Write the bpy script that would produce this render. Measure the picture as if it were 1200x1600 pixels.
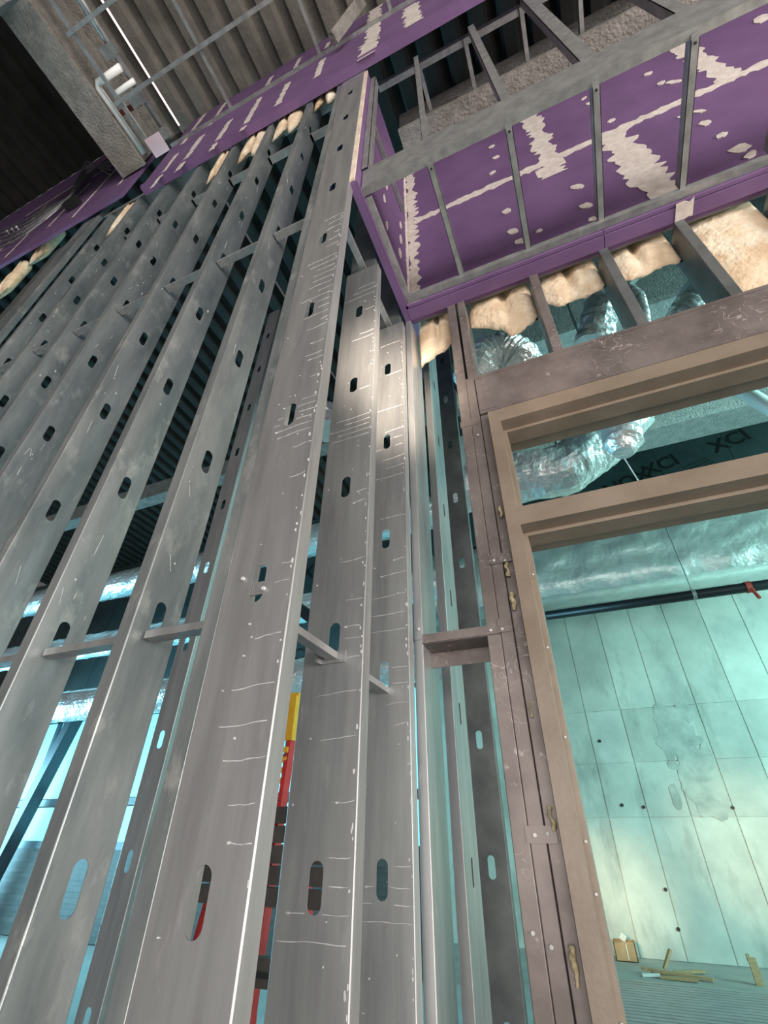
import bpy, math, random
from mathutils import Vector, Matrix, noise
random.seed(7)
scene = bpy.context.scene
for o in list(bpy.data.objects): bpy.data.objects.remove(o)
col = scene.collection

# ------------------------------------------------------------------ camera
F, YAW, PIT, ROL = 727.98, -0.40692, 0.623275, 0.01435
CAM = Vector((0, 0, 1.60))
fw = Vector((math.sin(YAW)*math.cos(PIT), math.cos(YAW)*math.cos(PIT), math.sin(PIT)))
r0 = Vector((math.cos(YAW), -math.sin(YAW), 0)); u0 = r0.cross(fw)
rt = r0*math.cos(ROL) + u0*math.sin(ROL); up = -r0*math.sin(ROL) + u0*math.cos(ROL)
cd = bpy.data.cameras.new('camera'); cam = bpy.data.objects.new('camera', cd); col.objects.link(cam)
cd.sensor_fit = 'VERTICAL'; cd.sensor_height = 24.0; cd.lens = F/1600*24.0
cd.clip_start = 0.05; cd.clip_end = 200
cam.matrix_world = Matrix(((rt.x, up.x, -fw.x, CAM.x), (rt.y, up.y, -fw.y, CAM.y), (rt.z, up.z, -fw.z, CAM.z), (0, 0, 0, 1)))
scene.camera = cam

def P(x, y, ax, v):
    """photo pixel -> point on the plane <ax> = v (ax in 'XYZ')"""
    d = ((x-600)*rt + (800-y)*up + F*fw)
    i = 'XYZ'.index(ax)
    return CAM + d*((v-CAM[i])/d[i])

# ------------------------------------------------------------------ world, sun, lights, exposure
w = bpy.data.worlds.new('world'); scene.world = w; w.use_nodes = True
bg = w.node_tree.nodes['Background']; bg.inputs[0].default_value = (0.95, 0.92, 0.93, 1); bg.inputs[1].default_value = 0.10
vs = scene.view_settings
vs.view_transform = 'Standard'; vs.look = 'None'; vs.gamma = 1.0; vs.use_curve_mapping = False; vs.exposure = 0.0

def area(name, loc, target, sx, sy, power, color, spread=180):
    l = bpy.data.lights.new(name, 'AREA'); l.shape = 'RECTANGLE'; l.size = sx; l.size_y = sy
    l.energy = power; l.color = color; l.spread = math.radians(spread)
    o = bpy.data.objects.new(name, l); col.objects.link(o); o.location = loc
    o.rotation_euler = (Vector(target)-Vector(loc)).to_track_quat('-Z', 'Y').to_euler()
    return o
area('daylight_storefront', (2.5, -9.0, 1.9), (0.0, 2, 2.0), 9, 3.6, 920, (1.0, 0.95, 0.91))
area('daylight_side_window', (8.5, -1.8, 1.9), (-2, 1.0, 2.0), 7, 3.4, 1250, (1.0, 0.94, 0.88))
area('daylight_inner_right', (9.5, 7.0, 4.2), (1.8, 12.2, 3.8), 5, 6.5, 560, (0.44, 1.0, 0.91), 105)
area('duct_fill_light', (7.5, 3.6, 6.0), (0.0, 5.0, 5.4), 2.0, 2.5, 160, (0.50, 1.0, 0.95), 70)  # added fill that brightens the hanging ducts; no source stands there
area('daylight_inner_left', (-16.0, 6.0, 1.9), (-1.0, 9.0, 2.2), 7, 3.4, 1000, (0.30, 0.78, 1.0), 110)
def spot(name, loc, target, power, ang, color, blend=0.6, r=0.1):
    l = bpy.data.lights.new(name, 'SPOT'); l.energy = power; l.spot_size = math.radians(ang); l.spot_blend = blend
    l.color = color; l.shadow_soft_size = r
    o = bpy.data.objects.new(name, l); col.objects.link(o); o.location = loc
    o.rotation_euler = (Vector(target)-Vector(loc)).to_track_quat('-Z', 'Y').to_euler()
    return o

# ------------------------------------------------------------------ materials
def mat(name, c1, c2=None, rough=0.5, metal=0.0, scale=4.0, detail=4.0, stretch=(1, 1, 1), bump=0.0, bscale=None, spec=0.5, lo=0.35, hi=0.65, coat=None, objrand=0.0, scratch=None):
    m = bpy.data.materials.new(name); m.use_nodes = True
    nt = m.node_tree; b = nt.nodes['Principled BSDF']
    b.inputs['Roughness'].default_value = rough; b.inputs['Metallic'].default_value = metal
    b.inputs['Specular IOR Level'].default_value = spec
    c2 = c2 or c1
    tc = nt.nodes.new('ShaderNodeTexCoord'); mp = nt.nodes.new('ShaderNodeMapping')
    mp.inputs['Scale'].default_value = stretch
    nt.links.new(tc.outputs['Object'], mp.inputs[0])
    n = nt.nodes.new('ShaderNodeTexNoise'); n.inputs['Scale'].default_value = scale; n.inputs['Detail'].default_value = detail
    n.inputs['Roughness'].default_value = 0.6
    nt.links.new(mp.outputs[0], n.inputs['Vector'])
    r = nt.nodes.new('ShaderNodeValToRGB'); r.color_ramp.elements[0].position = lo; r.color_ramp.elements[1].position = hi
    r.color_ramp.elements[0].color = (*c1, 1); r.color_ramp.elements[1].color = (*c2, 1)
    nt.links.new(n.outputs['Fac'], r.inputs[0])
    out = r.outputs[0]
    if coat:   # a second layer of blotches: (colour, scale, lo, hi, stretch)
        cc, cs, cl, ch, cst = coat
        mp2 = nt.nodes.new('ShaderNodeMapping'); mp2.inputs['Scale'].default_value = cst
        nt.links.new(tc.outputs['Object'], mp2.inputs[0])
        n2 = nt.nodes.new('ShaderNodeTexNoise'); n2.inputs['Scale'].default_value = cs; n2.inputs['Detail'].default_value = 6
        n2.inputs['Roughness'].default_value = 0.65
        nt.links.new(mp2.outputs[0], n2.inputs['Vector'])
        mr = nt.nodes.new('ShaderNodeMapRange'); mr.inputs[1].default_value = cl; mr.inputs[2].default_value = ch
        nt.links.new(n2.outputs['Fac'], mr.inputs[0])
        mx = nt.nodes.new('ShaderNodeMix'); mx.data_type = 'RGBA'
        nt.links.new(mr.outputs[0], mx.inputs[0]); nt.links.new(out, mx.inputs[6]); mx.inputs[7].default_value = (*cc, 1)
        out = mx.outputs[2]
    if scratch:
        n4 = nt.nodes.new('ShaderNodeTexNoise'); n4.inputs['Scale'].default_value = scratch[1]; n4.inputs['Detail'].default_value = 2.0; n4.inputs['Distortion'].default_value = 1.2
        nt.links.new(tc.outputs['Object'], n4.inputs['Vector'])
        su = nt.nodes.new('ShaderNodeMath'); su.operation = 'SUBTRACT'; su.inputs[1].default_value = 0.5; nt.links.new(n4.outputs['Fac'], su.inputs[0])
        ab = nt.nodes.new('ShaderNodeMath'); ab.operation = 'ABSOLUTE'; nt.links.new(su.outputs[0], ab.inputs[0])
        lt = nt.nodes.new('ShaderNodeMath'); lt.operation = 'LESS_THAN'; lt.inputs[1].default_value = scratch[2]; nt.links.new(ab.outputs[0], lt.inputs[0])
        n5 = nt.nodes.new('ShaderNodeTexNoise'); n5.inputs['Scale'].default_value = 3.0; nt.links.new(tc.outputs['Object'], n5.inputs['Vector'])
        m5 = nt.nodes.new('ShaderNodeMapRange'); m5.inputs[1].default_value = 0.52; m5.inputs[2].default_value = 0.70; nt.links.new(n5.outputs['Fac'], m5.inputs[0])
        mu = nt.nodes.new('ShaderNodeMath'); mu.operation = 'MULTIPLY'; nt.links.new(lt.outputs[0], mu.inputs[0]); nt.links.new(m5.outputs[0], mu.inputs[1])
        mx = nt.nodes.new('ShaderNodeMix'); mx.data_type = 'RGBA'
        nt.links.new(mu.outputs[0], mx.inputs[0]); nt.links.new(out, mx.inputs[6]); mx.inputs[7].default_value = (*scratch[0], 1); out = mx.outputs[2]
    if objrand:
        oi = nt.nodes.new('ShaderNodeObjectInfo'); hs = nt.nodes.new('ShaderNodeHueSaturation')
        mr = nt.nodes.new('ShaderNodeMapRange'); mr.inputs[3].default_value = 1-objrand; mr.inputs[4].default_value = 1+objrand
        nt.links.new(oi.outputs['Random'], mr.inputs[0]); nt.links.new(mr.outputs[0], hs.inputs['Value'])
        nt.links.new(out, hs.inputs['Color']); out = hs.outputs[0]
    nt.links.new(out, b.inputs['Base Color'])
    if bump:
        n3 = nt.nodes.new('ShaderNodeTexNoise'); n3.inputs['Scale'].default_value = bscale or scale*3; n3.inputs['Detail'].default_value = 5
        nt.links.new(mp.outputs[0], n3.inputs['Vector'])
        bp = nt.nodes.new('ShaderNodeBump'); bp.inputs['Strength'].default_value = bump; bp.inputs['Distance'].default_value = 0.02
        nt.links.new(n3.outputs['Fac'], bp.inputs['Height']); nt.links.new(bp.outputs[0], b.inputs['Normal'])
    return m

M = {}
M['galv'] = mat('galvanized_steel', (0.34, 0.34, 0.345), (0.46, 0.46, 0.455), 0.44, 0.72, 3.0, 6, (6, 6, 0.6), coat=((0.62, 0.60, 0.58), 5.0, 0.60, 0.80, (5, 5, 1.2)))
M['galv_left'] = mat('dusty_galvanized_steel', (0.19, 0.222, 0.228), (0.43, 0.445, 0.44), 0.45, 0.70, 2.2, 8, (4, 4, 0.9), lo=0.3, hi=0.7, coat=((0.62, 0.61, 0.58), 3.0, 0.56, 0.76, (3, 3, 1.6)))  # slight teal in the base stands in for reflected window light
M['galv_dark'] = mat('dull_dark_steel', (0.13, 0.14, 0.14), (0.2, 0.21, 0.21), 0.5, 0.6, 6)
M['galv_light'] = mat('bright_furring_steel', (0.25, 0.255, 0.255), (0.38, 0.385, 0.38), 0.45, 0.6, 14, 5, (1, 1, 1))
M['rust'] = mat('dirty_brown_steel', (0.15, 0.123, 0.116), (0.25, 0.213, 0.20), 0.5, 0.5, 5, 7, coat=((0.42, 0.37, 0.35), 22.0, 0.62, 0.72, (1, 1, 1)), scratch=((0.46, 0.40, 0.38), 11.0, 0.009))
M['frame'] = mat('bronze_paint', (0.175, 0.135, 0.10), (0.225, 0.18, 0.14), 0.42, 0.0, 5, 5, bump=0.05, bscale=60)
M['purple'] = mat('purple_drywall_paper', (0.125, 0.064, 0.158), (0.16, 0.085, 0.198), 0.75, 0.0, 2.5, 5)
M['gyp'] = mat('gypsum_edge', (0.72, 0.62, 0.48), (0.55, 0.42, 0.35), 0.9, 0.0, 18)
M['mud'] = mat('joint_compound', (0.52, 0.45, 0.41), (0.68, 0.61, 0.56), 0.9, 0.0, 16, 6, bump=0.15)
M['streak'] = mat('dried_compound_streak', (0.40, 0.40, 0.40), (0.62, 0.61, 0.60), 0.8, 0.0, 20)
M['batt'] = mat('fiberglass_batt', (0.60, 0.42, 0.26), (0.84, 0.68, 0.49), 0.95, 0.0, 5, 8, bump=0.7, bscale=30, coat=((0.92, 0.88, 0.72), 3.0, 0.52, 0.75, (1, 1, 1)))
M['foil'] = mat('foil_duct_wrap', (0.74, 0.75, 0.75), (0.88, 0.89, 0.89), 0.27, 0.62, 6, 5, bump=0.9, bscale=16)
M['foil_flat'] = mat('foil_sheet', (0.70, 0.72, 0.71), (0.85, 0.86, 0.85), 0.34, 0.55, 4, 5, (1, 1, 1), bump=1.0, bscale=9)
M['concrete'] = mat('cast_concrete', (0.46, 0.47, 0.45), (0.66, 0.66, 0.62), 0.85, 0.0, 0.9, 8, coat=((0.27, 0.29, 0.28), 1.6, 0.54, 0.80, (1, 1, 0.35)), objrand=0.12, bump=0.1, bscale=12)
M['fireproof_lit'] = mat('lit_sprayed_fireproofing', (0.34, 0.34, 0.33), (0.48, 0.47, 0.45), 0.98, 0.0, 9, 8, bump=0.9, bscale=40)  # lighter copy of the fireproofing; the inner room's brightness is in its colour
M['fireproof'] = mat('sprayed_fireproofing', (0.15, 0.14, 0.125), (0.25, 0.232, 0.21), 0.98, 0.0, 9, 8, bump=0.9, bscale=40)
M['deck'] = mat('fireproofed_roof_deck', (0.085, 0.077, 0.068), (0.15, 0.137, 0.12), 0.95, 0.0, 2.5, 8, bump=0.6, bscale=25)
M['deck_dark'] = mat('dark_roof_deck', (0.016, 0.016, 0.015), (0.03, 0.03, 0.028), 0.9, 0.0, 3, 5)  # darker deck copy; shade over the inner room is put into its colour
M['board'] = mat('dark_insulation_board', (0.035, 0.055, 0.058), (0.055, 0.08, 0.085), 0.55, 0.0, 2, 4)
M['ink'] = mat('black_print', (0.008, 0.01, 0.01), rough=0.6)
M['ink_dim'] = mat('grey_print', (0.02, 0.03, 0.03), rough=0.6)
M['floor'] = mat('concrete_floor', (0.36, 0.37, 0.36), (0.46, 0.46, 0.44), 0.85, 0.0, 1.5, 7)
M['ribdeck'] = mat('ribbed_steel_floor', (0.30, 0.33, 0.34), (0.38, 0.41, 0.42), 0.45, 0.4, 3, 4)
M['blackpipe'] = mat('black_iron_pipe', (0.012, 0.014, 0.016), (0.02, 0.022, 0.025), 0.4)
M['redtape'] = mat('red_hanger', (0.45, 0.05, 0.03), rough=0.6)
M['pvc'] = mat('white_pvc', (0.72, 0.74, 0.72), (0.80, 0.82, 0.80), 0.35)
M['red'] = mat('red_fiberglass', (0.50, 0.02, 0.025), (0.62, 0.04, 0.04), 0.4, 0, 8)
M['yellow'] = mat('yellow_plastic', (0.70, 0.36, 0.02), (0.82, 0.48, 0.04), 0.45, 0, 8)
M['black'] = mat('black_plastic', (0.015, 0.015, 0.015), rough=0.5)
M['card'] = mat('cardboard', (0.42, 0.27, 0.15), (0.5, 0.33, 0.2), 0.9, 0, 8)
M['paper'] = mat('white_paper', (0.75, 0.76, 0.74), rough=0.8)
M['wood'] = mat('scrap_wood', (0.42, 0.27, 0.14), (0.6, 0.42, 0.25), 0.85, 0, 10, 4, (1, 8, 8))
M['mullion'] = mat('dark_mullion', (0.03, 0.045, 0.06), (0.05, 0.06, 0.08), 0.4)
M['slat'] = mat('brown_ribbed_sheet', (0.055, 0.045, 0.04), (0.09, 0.075, 0.065), 0.6, 0, 6)
M['redprimer'] = mat('red_primer', (0.18, 0.05, 0.035), (0.24, 0.08, 0.05), 0.7)

def glassmat(name, c):
    m = bpy.data.materials.new(name); m.use_nodes = True; nt = m.node_tree
    nt.nodes.remove(nt.nodes['Principled BSDF'])
    t = nt.nodes.new('ShaderNodeBsdfTransparent'); t.inputs[0].default_value = (*c, 1)
    g = nt.nodes.new('ShaderNodeBsdfGlossy'); g.inputs['Roughness'].default_value = 0.03
    mx = nt.nodes.new('ShaderNodeMixShader'); mx.inputs[0].default_value = 0.06
    nt.links.new(t.outputs[0], mx.inputs[1]); nt.links.new(g.outputs[0], mx.inputs[2])
    nt.links.new(mx.outputs[0], nt.nodes['Material Output'].inputs[0])
    return m

def emis(name, c, s):
    m = bpy.data.materials.new(name); m.use_nodes = True
    b = m.node_tree.nodes['Principled BSDF']; b.inputs['Emission Color'].default_value = (*c, 1); b.inputs['Emission Strength'].default_value = s
    b.inputs['Base Color'].default_value = (*c, 1)
    return m

M['glass'] = emis('daylit_tinted_glass', (0.22, 0.85, 1.0), 1.1)

# ------------------------------------------------------------------ mesh helpers
class MB:
    def __init__(s): s.v = []; s.f = []
    def add(s, vs, fs):
        n = len(s.v); s.v += [tuple(v) for v in vs]; s.f += [tuple(i+n for i in f) for f in fs]; return s
    def box(s, x0, x1, y0, y1, z0, z1):
        return s.add([(x0, y0, z0), (x1, y0, z0), (x1, y1, z0), (x0, y1, z0), (x0, y0, z1), (x1, y0, z1), (x1, y1, z1), (x0, y1, z1)],
                     [(0, 3, 2, 1), (4, 5, 6, 7), (0, 1, 5, 4), (1, 2, 6, 5), (2, 3, 7, 6), (3, 0, 4, 7)])
    def bar(s, a, b, wd, th, upv=(0, 0, 1)):
        """box bar from a to b; wd across (horizontal), th along upv"""
        a = Vector(a); b = Vector(b); d = (b-a).normalized(); u = Vector(upv)
        if abs(d.dot(u)) > 0.98: u = Vector((0, 1, 0))
        sd = d.cross(u).normalized(); u = sd.cross(d).normalized()
        o = [sd*(-wd/2)+u*(-th/2), sd*(wd/2)+u*(-th/2), sd*(wd/2)+u*(th/2), sd*(-wd/2)+u*(th/2)]
        return s.add([a+q for q in o]+[b+q for q in o], [(0, 1, 2, 3), (7, 6, 5, 4), (0, 4, 5, 1), (1, 5, 6, 2), (2, 6, 7, 3), (3, 7, 4, 0)])
    def sweep(s, prof, a, b, sd, u, closed=False):
        """profile of (s,u) points swept straight from a to b"""
        a = Vector(a); b = Vector(b); n = len(prof)
        vs = [a+sd*p[0]+u*p[1] for p in prof]+[b+sd*p[0]+u*p[1] for p in prof]
        m = n if closed else n-1
        fs = [(i, (i+1) % n, n+(i+1) % n, n+i) for i in range(m)]
        if closed: fs += [tuple(range(n))[::-1], tuple(range(n, 2*n))]
        return s.add(vs, fs)
    def tube(s, pts, r, n=12, rough=0.0, rings=None, seed=0, caps=True, squash=1.0, ripple=0.0, rip_n=30):
        pts = [Vector(p) for p in pts]
        if rings:
            L = [0]
            for i in range(1, len(pts)): L.append(L[-1]+(pts[i]-pts[i-1]).length)
            new = []
            for k in range(rings+1):
                t = L[-1]*k/rings; i = 0
                while i < len(L)-2 and L[i+1] < t: i += 1
                new.append(pts[i].lerp(pts[i+1], (t-L[i])/max(1e-6, L[i+1]-L[i])))
            for _ in range(max(1, rings//14)):
                sm = new[:]
                for i in range(1, len(new)-1): sm[i] = (new[i-1]+new[i]*2+new[i+1])/4
                new = sm
            pts = new
        base = len(s.v); m = len(pts); pu = None
        for i, p in enumerate(pts):
            d = (pts[min(i+1, m-1)]-pts[max(i-1, 0)]).normalized()
            if pu is None: pu = Vector((0, 0, 1)) if abs(d.z) < 0.9 else Vector((1, 0, 0))
            sd = d.cross(pu).normalized(); pu = sd.cross(d).normalized()
            for k in range(n):
                a = 2*math.pi*k/n
                rr = r(i/(m-1)) if callable(r) else r
                q = sd*math.cos(a)+pu*(math.sin(a)*squash)
                if rough:
                    h = noise.noise((p+q*rr*1.0)*(1.3/ (rr+0.05))+Vector((seed, seed*2.1, 0)))+0.6*noise.noise((p+q*rr)*(4.0/(rr+0.05))+Vector((seed, 3, 0)))
                    rr = rr*(1+rough*h)
                if ripple: rr *= 1+ripple*(abs(math.sin(math.pi*rip_n*i/(m-1)))-0.5)
                s.v.append(tuple(p+q*rr))
        for i in range(m-1):
            for k in range(n):
                a = base+i*n+k; b = base+i*n+(k+1) % n
                s.f.append((a, b, b+n, a+n))
        if caps:
            s.f.append(tuple(base+k for k in range(n))[::-1]); s.f.append(tuple(base+(m-1)*n+k for k in range(n)))
        return s
    def build(s, name, material, parent=None, smooth=False, solid=0.0, kind=None, label=None):
        me = bpy.data.meshes.new(name); me.from_pydata(s.v, [], s.f); me.validate(); me.update()
        if smooth: me.polygons.foreach_set('use_smooth', [True]*len(me.polygons))
        me.materials.append(M[material] if isinstance(material, str) else material)
        o = bpy.data.objects.new(name, me); col.objects.link(o)
        if parent is not None: o.parent = parent
        if solid:
            sm = o.modifiers.new('thickness', 'SOLIDIFY'); sm.thickness = solid; sm.offset = 0
        if kind: o['kind'] = kind
        if label: o['label'] = label
        return o
def empty(name, loc=(0, 0, 0)):
    o = bpy.data.objects.new(name, None); col.objects.link(o); o.empty_display_size = 0.1
    return o
def thing(name, label, cat, group=None):
    o = empty(name); o['label'] = label; o['category'] = cat
    if group: o['group'] = group
    return o
def tag(o, label, cat, group=None):
    o['label'] = label; o['category'] = cat
    if group: o['group'] = group
    return o
def structure(name, label=None):
    o = empty(name); o['kind'] = 'structure'
    if label: o['label'] = label
    return o

def stud(name, org, u, v, wd, fl, z0, z1, holes, parent, material='galv', hw=0.038, hh=0.102, lip=0.014, solid=0.0022, label=None):
    """C-stud: web centred on org (x,y), along u, flanges along v; slotted holes at the given heights"""
    u = Vector(u); v = Vector(v); m = MB(); ox = Vector((org[0], org[1], 0))
    r = 0.0022; h = wd/2
    zs = sorted(z for z in holes if z0+0.09 < z < z1-0.09)
    pt = lambda a, z: ox+u*a+Vector((0, 0, z))
    wi = h-r
    cuts = [z0]
    for z in zs: cuts += [z-hh/2-0.012, z+hh/2+0.012]
    cuts.append(z1)
    # plain web pieces, then pierced cells
    for i in range(0, len(cuts), 2):
        m.add([pt(-wi, cuts[i]), pt(wi, cuts[i]), pt(wi, cuts[i+1]), pt(-wi, cuts[i+1])], [(0, 1, 2, 3)])
    for z in zs:
        a = hh/2+0.012; n = 10; inner = []; outer = []
        for k in range(n+1):
            t = math.pi*k/n; inner.append((math.cos(t)*hw/2, z+(hh/2-hw/2)+math.sin(t)*hw/2))
        for k in range(n+1):
            t = math.pi+math.pi*k/n; inner.append((math.cos(t)*hw/2, z-(hh/2-hw/2)+math.sin(t)*hw/2))
        for k in range(n+1):
            f = k/n; outer.append((wi, z+a*f*2) if f < 0.5 else (wi-(f-0.5)*4*wi, z+a) if f < 1 else (-wi, z+a))
        outer = []
        for k in range(n+1):
            f = k/n
            outer.append((wi-2*wi*min(1, max(0, (f-0.2)/0.6)), z+a if 0.2 <= f <= 0.8 else z+a*(f/0.2 if f < 0.2 else (1-f)/0.2)))
        for k in range(n+1):
            f = k/n
            outer.append((-wi+2*wi*min(1, max(0, (f-0.2)/0.6)), z-a if 0.2 <= f <= 0.8 else z-a*(f/0.2 if f < 0.2 else (1-f)/0.2)))
        q = len(inner)
        m.add([pt(*p) for p in inner]+[pt(*p) for p in outer], [(k, (k+1) % q, q+(k+1) % q, q+k) for k in range(q)])
    for sg in (-1, 1):
        prof = [(sg*wi, 0), (sg*(h-r*0.3), r*0.3), (sg*h, r), (sg*h, fl-r), (sg*(h-r*0.3), fl-r*0.3), (sg*(h-r), fl), (sg*(h-lip), fl)]
        a = ox+Vector((0, 0, z0)); b = ox+Vector((0, 0, z1))
        m.sweep(prof, a, b, u, v)
    return m.build(name, material, parent, solid=solid, label=label)

def ragged(m, a, b, n, wd, jag, off=None, taper=False, seed=0):
    """ragged strip of compound from a to b across the direction n*wd (all on one plane, proud by off)"""
    a = Vector(a); b = Vector(b); n = Vector(n).normalized(); L = (b-a).length
    k = max(4, int(L/0.035)); rnd = random.Random(seed)
    l = []; r = []
    for i in range(k+1):
        t = i/k; p = a.lerp(b, t); q = wd/2*(math.sqrt(max(0.05, 1-(2*t-1)**2)) if taper else 1)
        l.append(p-n*(q+rnd.uniform(-jag, jag))); r.append(p+n*(q+rnd.uniform(-jag, jag)))
    off = Vector(off)*rnd.uniform(0.5, 1.0)
    vs = l+r; N = k+1
    fr = [v+off for v in vs]
    fs = [(i, i+1, N+i+1, N+i) for i in range(k)]
    m.add(vs+fr, [tuple(2*N+j for j in f) for f in fs] + [(i, i+1, 2*N+i+1, 2*N+i) for i in range(k)]+[(N+i+1, N+i, 3*N+i, 3*N+i+1) for i in range(k)])
    return m
def blob(m, c, n1, n2, a, b, off, seed=0):
    rnd = random.Random(seed); c = Vector(c); n1 = Vector(n1); n2 = Vector(n2); off = Vector(off); off = off*rnd.uniform(1.02, 1.9); K = 12
    vs = []
    for i in range(K):
        t = 2*math.pi*i/K; q = rnd.uniform(0.75, 1.15)
        vs.append(c+n1*(math.cos(t)*a*q)+n2*(math.sin(t)*b*q))
    m.add(vs+[v+off for v in vs], [tuple(range(K, 2*K))]+[(i, (i+1) % K, K+(i+1) % K, K+i) for i in range(K)])
    return m

HOLES = [1.52+0.6096*k for k in range(-2, 9)]

# ================================================================== SETTING
DECK = 8.95
fl = MB().box(-20, 12, -10, 12.62, -0.2, 0).build('floor', 'floor'); fl['kind'] = 'structure'
rib = MB(); y = 3.0
while y < 10.25:
    rib.box(-0.95, 6.5, y, y+0.11, 0.0, 0.045); y += 0.15
tag(rib.build('ribbed_floor_sheet', 'ribdeck'), 'grey ribbed steel sheet lying on the floor of the inner room', 'steel sheet')

# concrete back wall, panel by panel
YW = 12.6
wb = structure('wall_back', 'pale cast concrete wall of the inner room with form joints')
MB().box(-5.2, 9, YW+0.012, YW+0.3, 0, 11).build('wall_core', 'concrete', wb)
zr = [0.0, P(1000, 1277, 'Y', YW).z, P(1000, 1191, 'Y', YW).z, P(1000, 1107, 'Y', YW).z, 7.9, 9.4]
x1 = P(951, 1276, 'Y', YW).x; x2 = P(1014, 1276, 'Y', YW).x; px = x2-x1
for r in range(len(zr)-1):
    for c in range(-4, 7):
        xa = x1+c*px
        o = MB().box(xa+0.008, xa+px-0.008, YW-0.004-0.006*random.random(), YW+0.02, zr[r]+0.007, zr[r+1]-0.007).build('concrete_panel', 'concrete', wb)
st = MB()
rs = random.Random(4)
for i in range(60):
    t = rs.random(); xx = 1045+45*t+rs.gauss(0, 14); yy = 1118+130*t+rs.gauss(0, 16)
    blob(st, P(xx, yy, 'Y', YW-0.012), (1, 0, 0), (0, 0, 1), rs.uniform(.04, .2), rs.uniform(.06, .28), (0, -0.0015, 0), i)
st.build('damp_stain', mat('damp_concrete', (0.34, 0.36, 0.35), (0.55, 0.56, 0.53), 0.8, 0, 3, 8), wb)
hl = MB()
for (xx, yy) in [(937, 1158), (972, 1258), (1006, 1261), (1040, 1390), (1060, 1452), (1145, 1262), (880, 925)]:
    c = P(xx, yy, 'Y', YW-0.013)
    hl.tube([c, c+Vector((0, -0.01, 0))], 0.032, 8)
hl.build('tie_hole', 'black', wb, kind='stuff')
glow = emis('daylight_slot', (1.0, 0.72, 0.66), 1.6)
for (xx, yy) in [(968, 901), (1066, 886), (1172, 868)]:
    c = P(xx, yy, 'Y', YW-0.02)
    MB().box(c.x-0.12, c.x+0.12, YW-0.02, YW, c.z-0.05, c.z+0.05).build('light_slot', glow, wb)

# fluted roof deck, panel by panel; a thin gap is left where daylight shows
ce = structure('ceiling', 'fluted roof deck with dull sprayed coating')
gx = P(225, 107, 'Z', DECK).x
def deck_panel(x0, n, y0, y1, z, material, pitch=0.30, dp=0.085):
    m = MB(); prof = []
    for i in range(n):
        b = i*pitch
        prof += [(b, 0), (b+pitch*0.42, 0), (b+pitch*0.56, dp), (b+pitch*0.86, dp)]
    prof.append((n*pitch, 0))
    m.sweep(prof, (x0, y0, z), (x0, y1, z), Vector((1, 0, 0)), Vector((0, 0, 1)))
    return m.build('deck_panel', material, ce, solid=0.004)
x = gx+0.015
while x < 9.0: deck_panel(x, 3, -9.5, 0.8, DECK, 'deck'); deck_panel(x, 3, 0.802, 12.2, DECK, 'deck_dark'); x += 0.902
x = gx-0.015-0.9
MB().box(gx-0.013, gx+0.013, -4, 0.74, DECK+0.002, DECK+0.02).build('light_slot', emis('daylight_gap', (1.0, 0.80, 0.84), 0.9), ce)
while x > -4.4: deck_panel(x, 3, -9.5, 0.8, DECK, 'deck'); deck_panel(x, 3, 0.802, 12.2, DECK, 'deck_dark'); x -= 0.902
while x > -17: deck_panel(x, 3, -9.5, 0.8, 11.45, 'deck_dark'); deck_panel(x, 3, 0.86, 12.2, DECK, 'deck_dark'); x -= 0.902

# purple bulkhead band over the stud wall (front face Y .71, underside z 6.72)
BZ, BY = 6.85, 0.765
wu = structure('wall_front_upper', 'purple drywall band above the tall studs')
bx0 = -3.0; cuts = [bx0, -1.78, -0.56, 0.66, 1.88, 3.1]
for i in range(len(cuts)-1):
    MB().box(cuts[i]+0.002, cuts[i+1]-0.002, BY, BY+0.03, BZ+0.02, 8.0).build('drywall_board', 'purple', wu)
    MB().box(cuts[i]+0.3, cuts[i+1]+0.296, BY+0.004, BY+0.034, 8.004, DECK).build('drywall_board', 'purple', wu) if i else \
        MB().box(bx0, cuts[1]+0.296, BY+0.004, BY+0.034, 8.004, DECK).build('drywall_board', 'purple', wu)
MB().box(bx0, 3.1, BY, 0.835, BZ, BZ+0.018).build('soffit_strip', 'purple', wu)
MB().box(bx0, 3.1, BY-0.012, BY, BZ+0.02, BZ+0.05).build('corner_bead', 'purple', wu)
MB().box(bx0, 3.1, BY-0.03, BY, 7.98, 8.015).build('wall_angle', 'galv_light', wu)
k = 0
for (a, b, wd) in [((235, 295), (278, 240), 0.05), ((272, 270), (320, 210), 0.07), ((327, 237), (362, 187), 0.06), ((377, 205), (407, 153), 0.06),
                   ((433, 165), (450, 130), 0.06), ((488, 125), (510, 90), 0.06), ((286, 225), (318, 180), 0.06), ((330, 195), (350, 162), 0.05), ((410, 145), (425, 120), 0.05),
                   ((457, 113), (470, 90), 0.05), ((508, 77), (515, 66), 0.05), ((566, 92), (582, 62), 0.16), ((577, 70), (588, 25), 0.13), ((638, 42), (648, 5), 0.14), ((583, 30), (588, 12), 0.13)]:
    pa = P(*a, 'Y', BY); pb = P(*b, 'Y', BY); pb.x = pa.x = (pa.x+pb.x)/2; k += 1
    ragged(MB(), pa, pb, (1, 0, 0), wd, wd*0.18, (0, -0.004, 0), seed=k).build('joint_tape', 'mud', wu)

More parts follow.
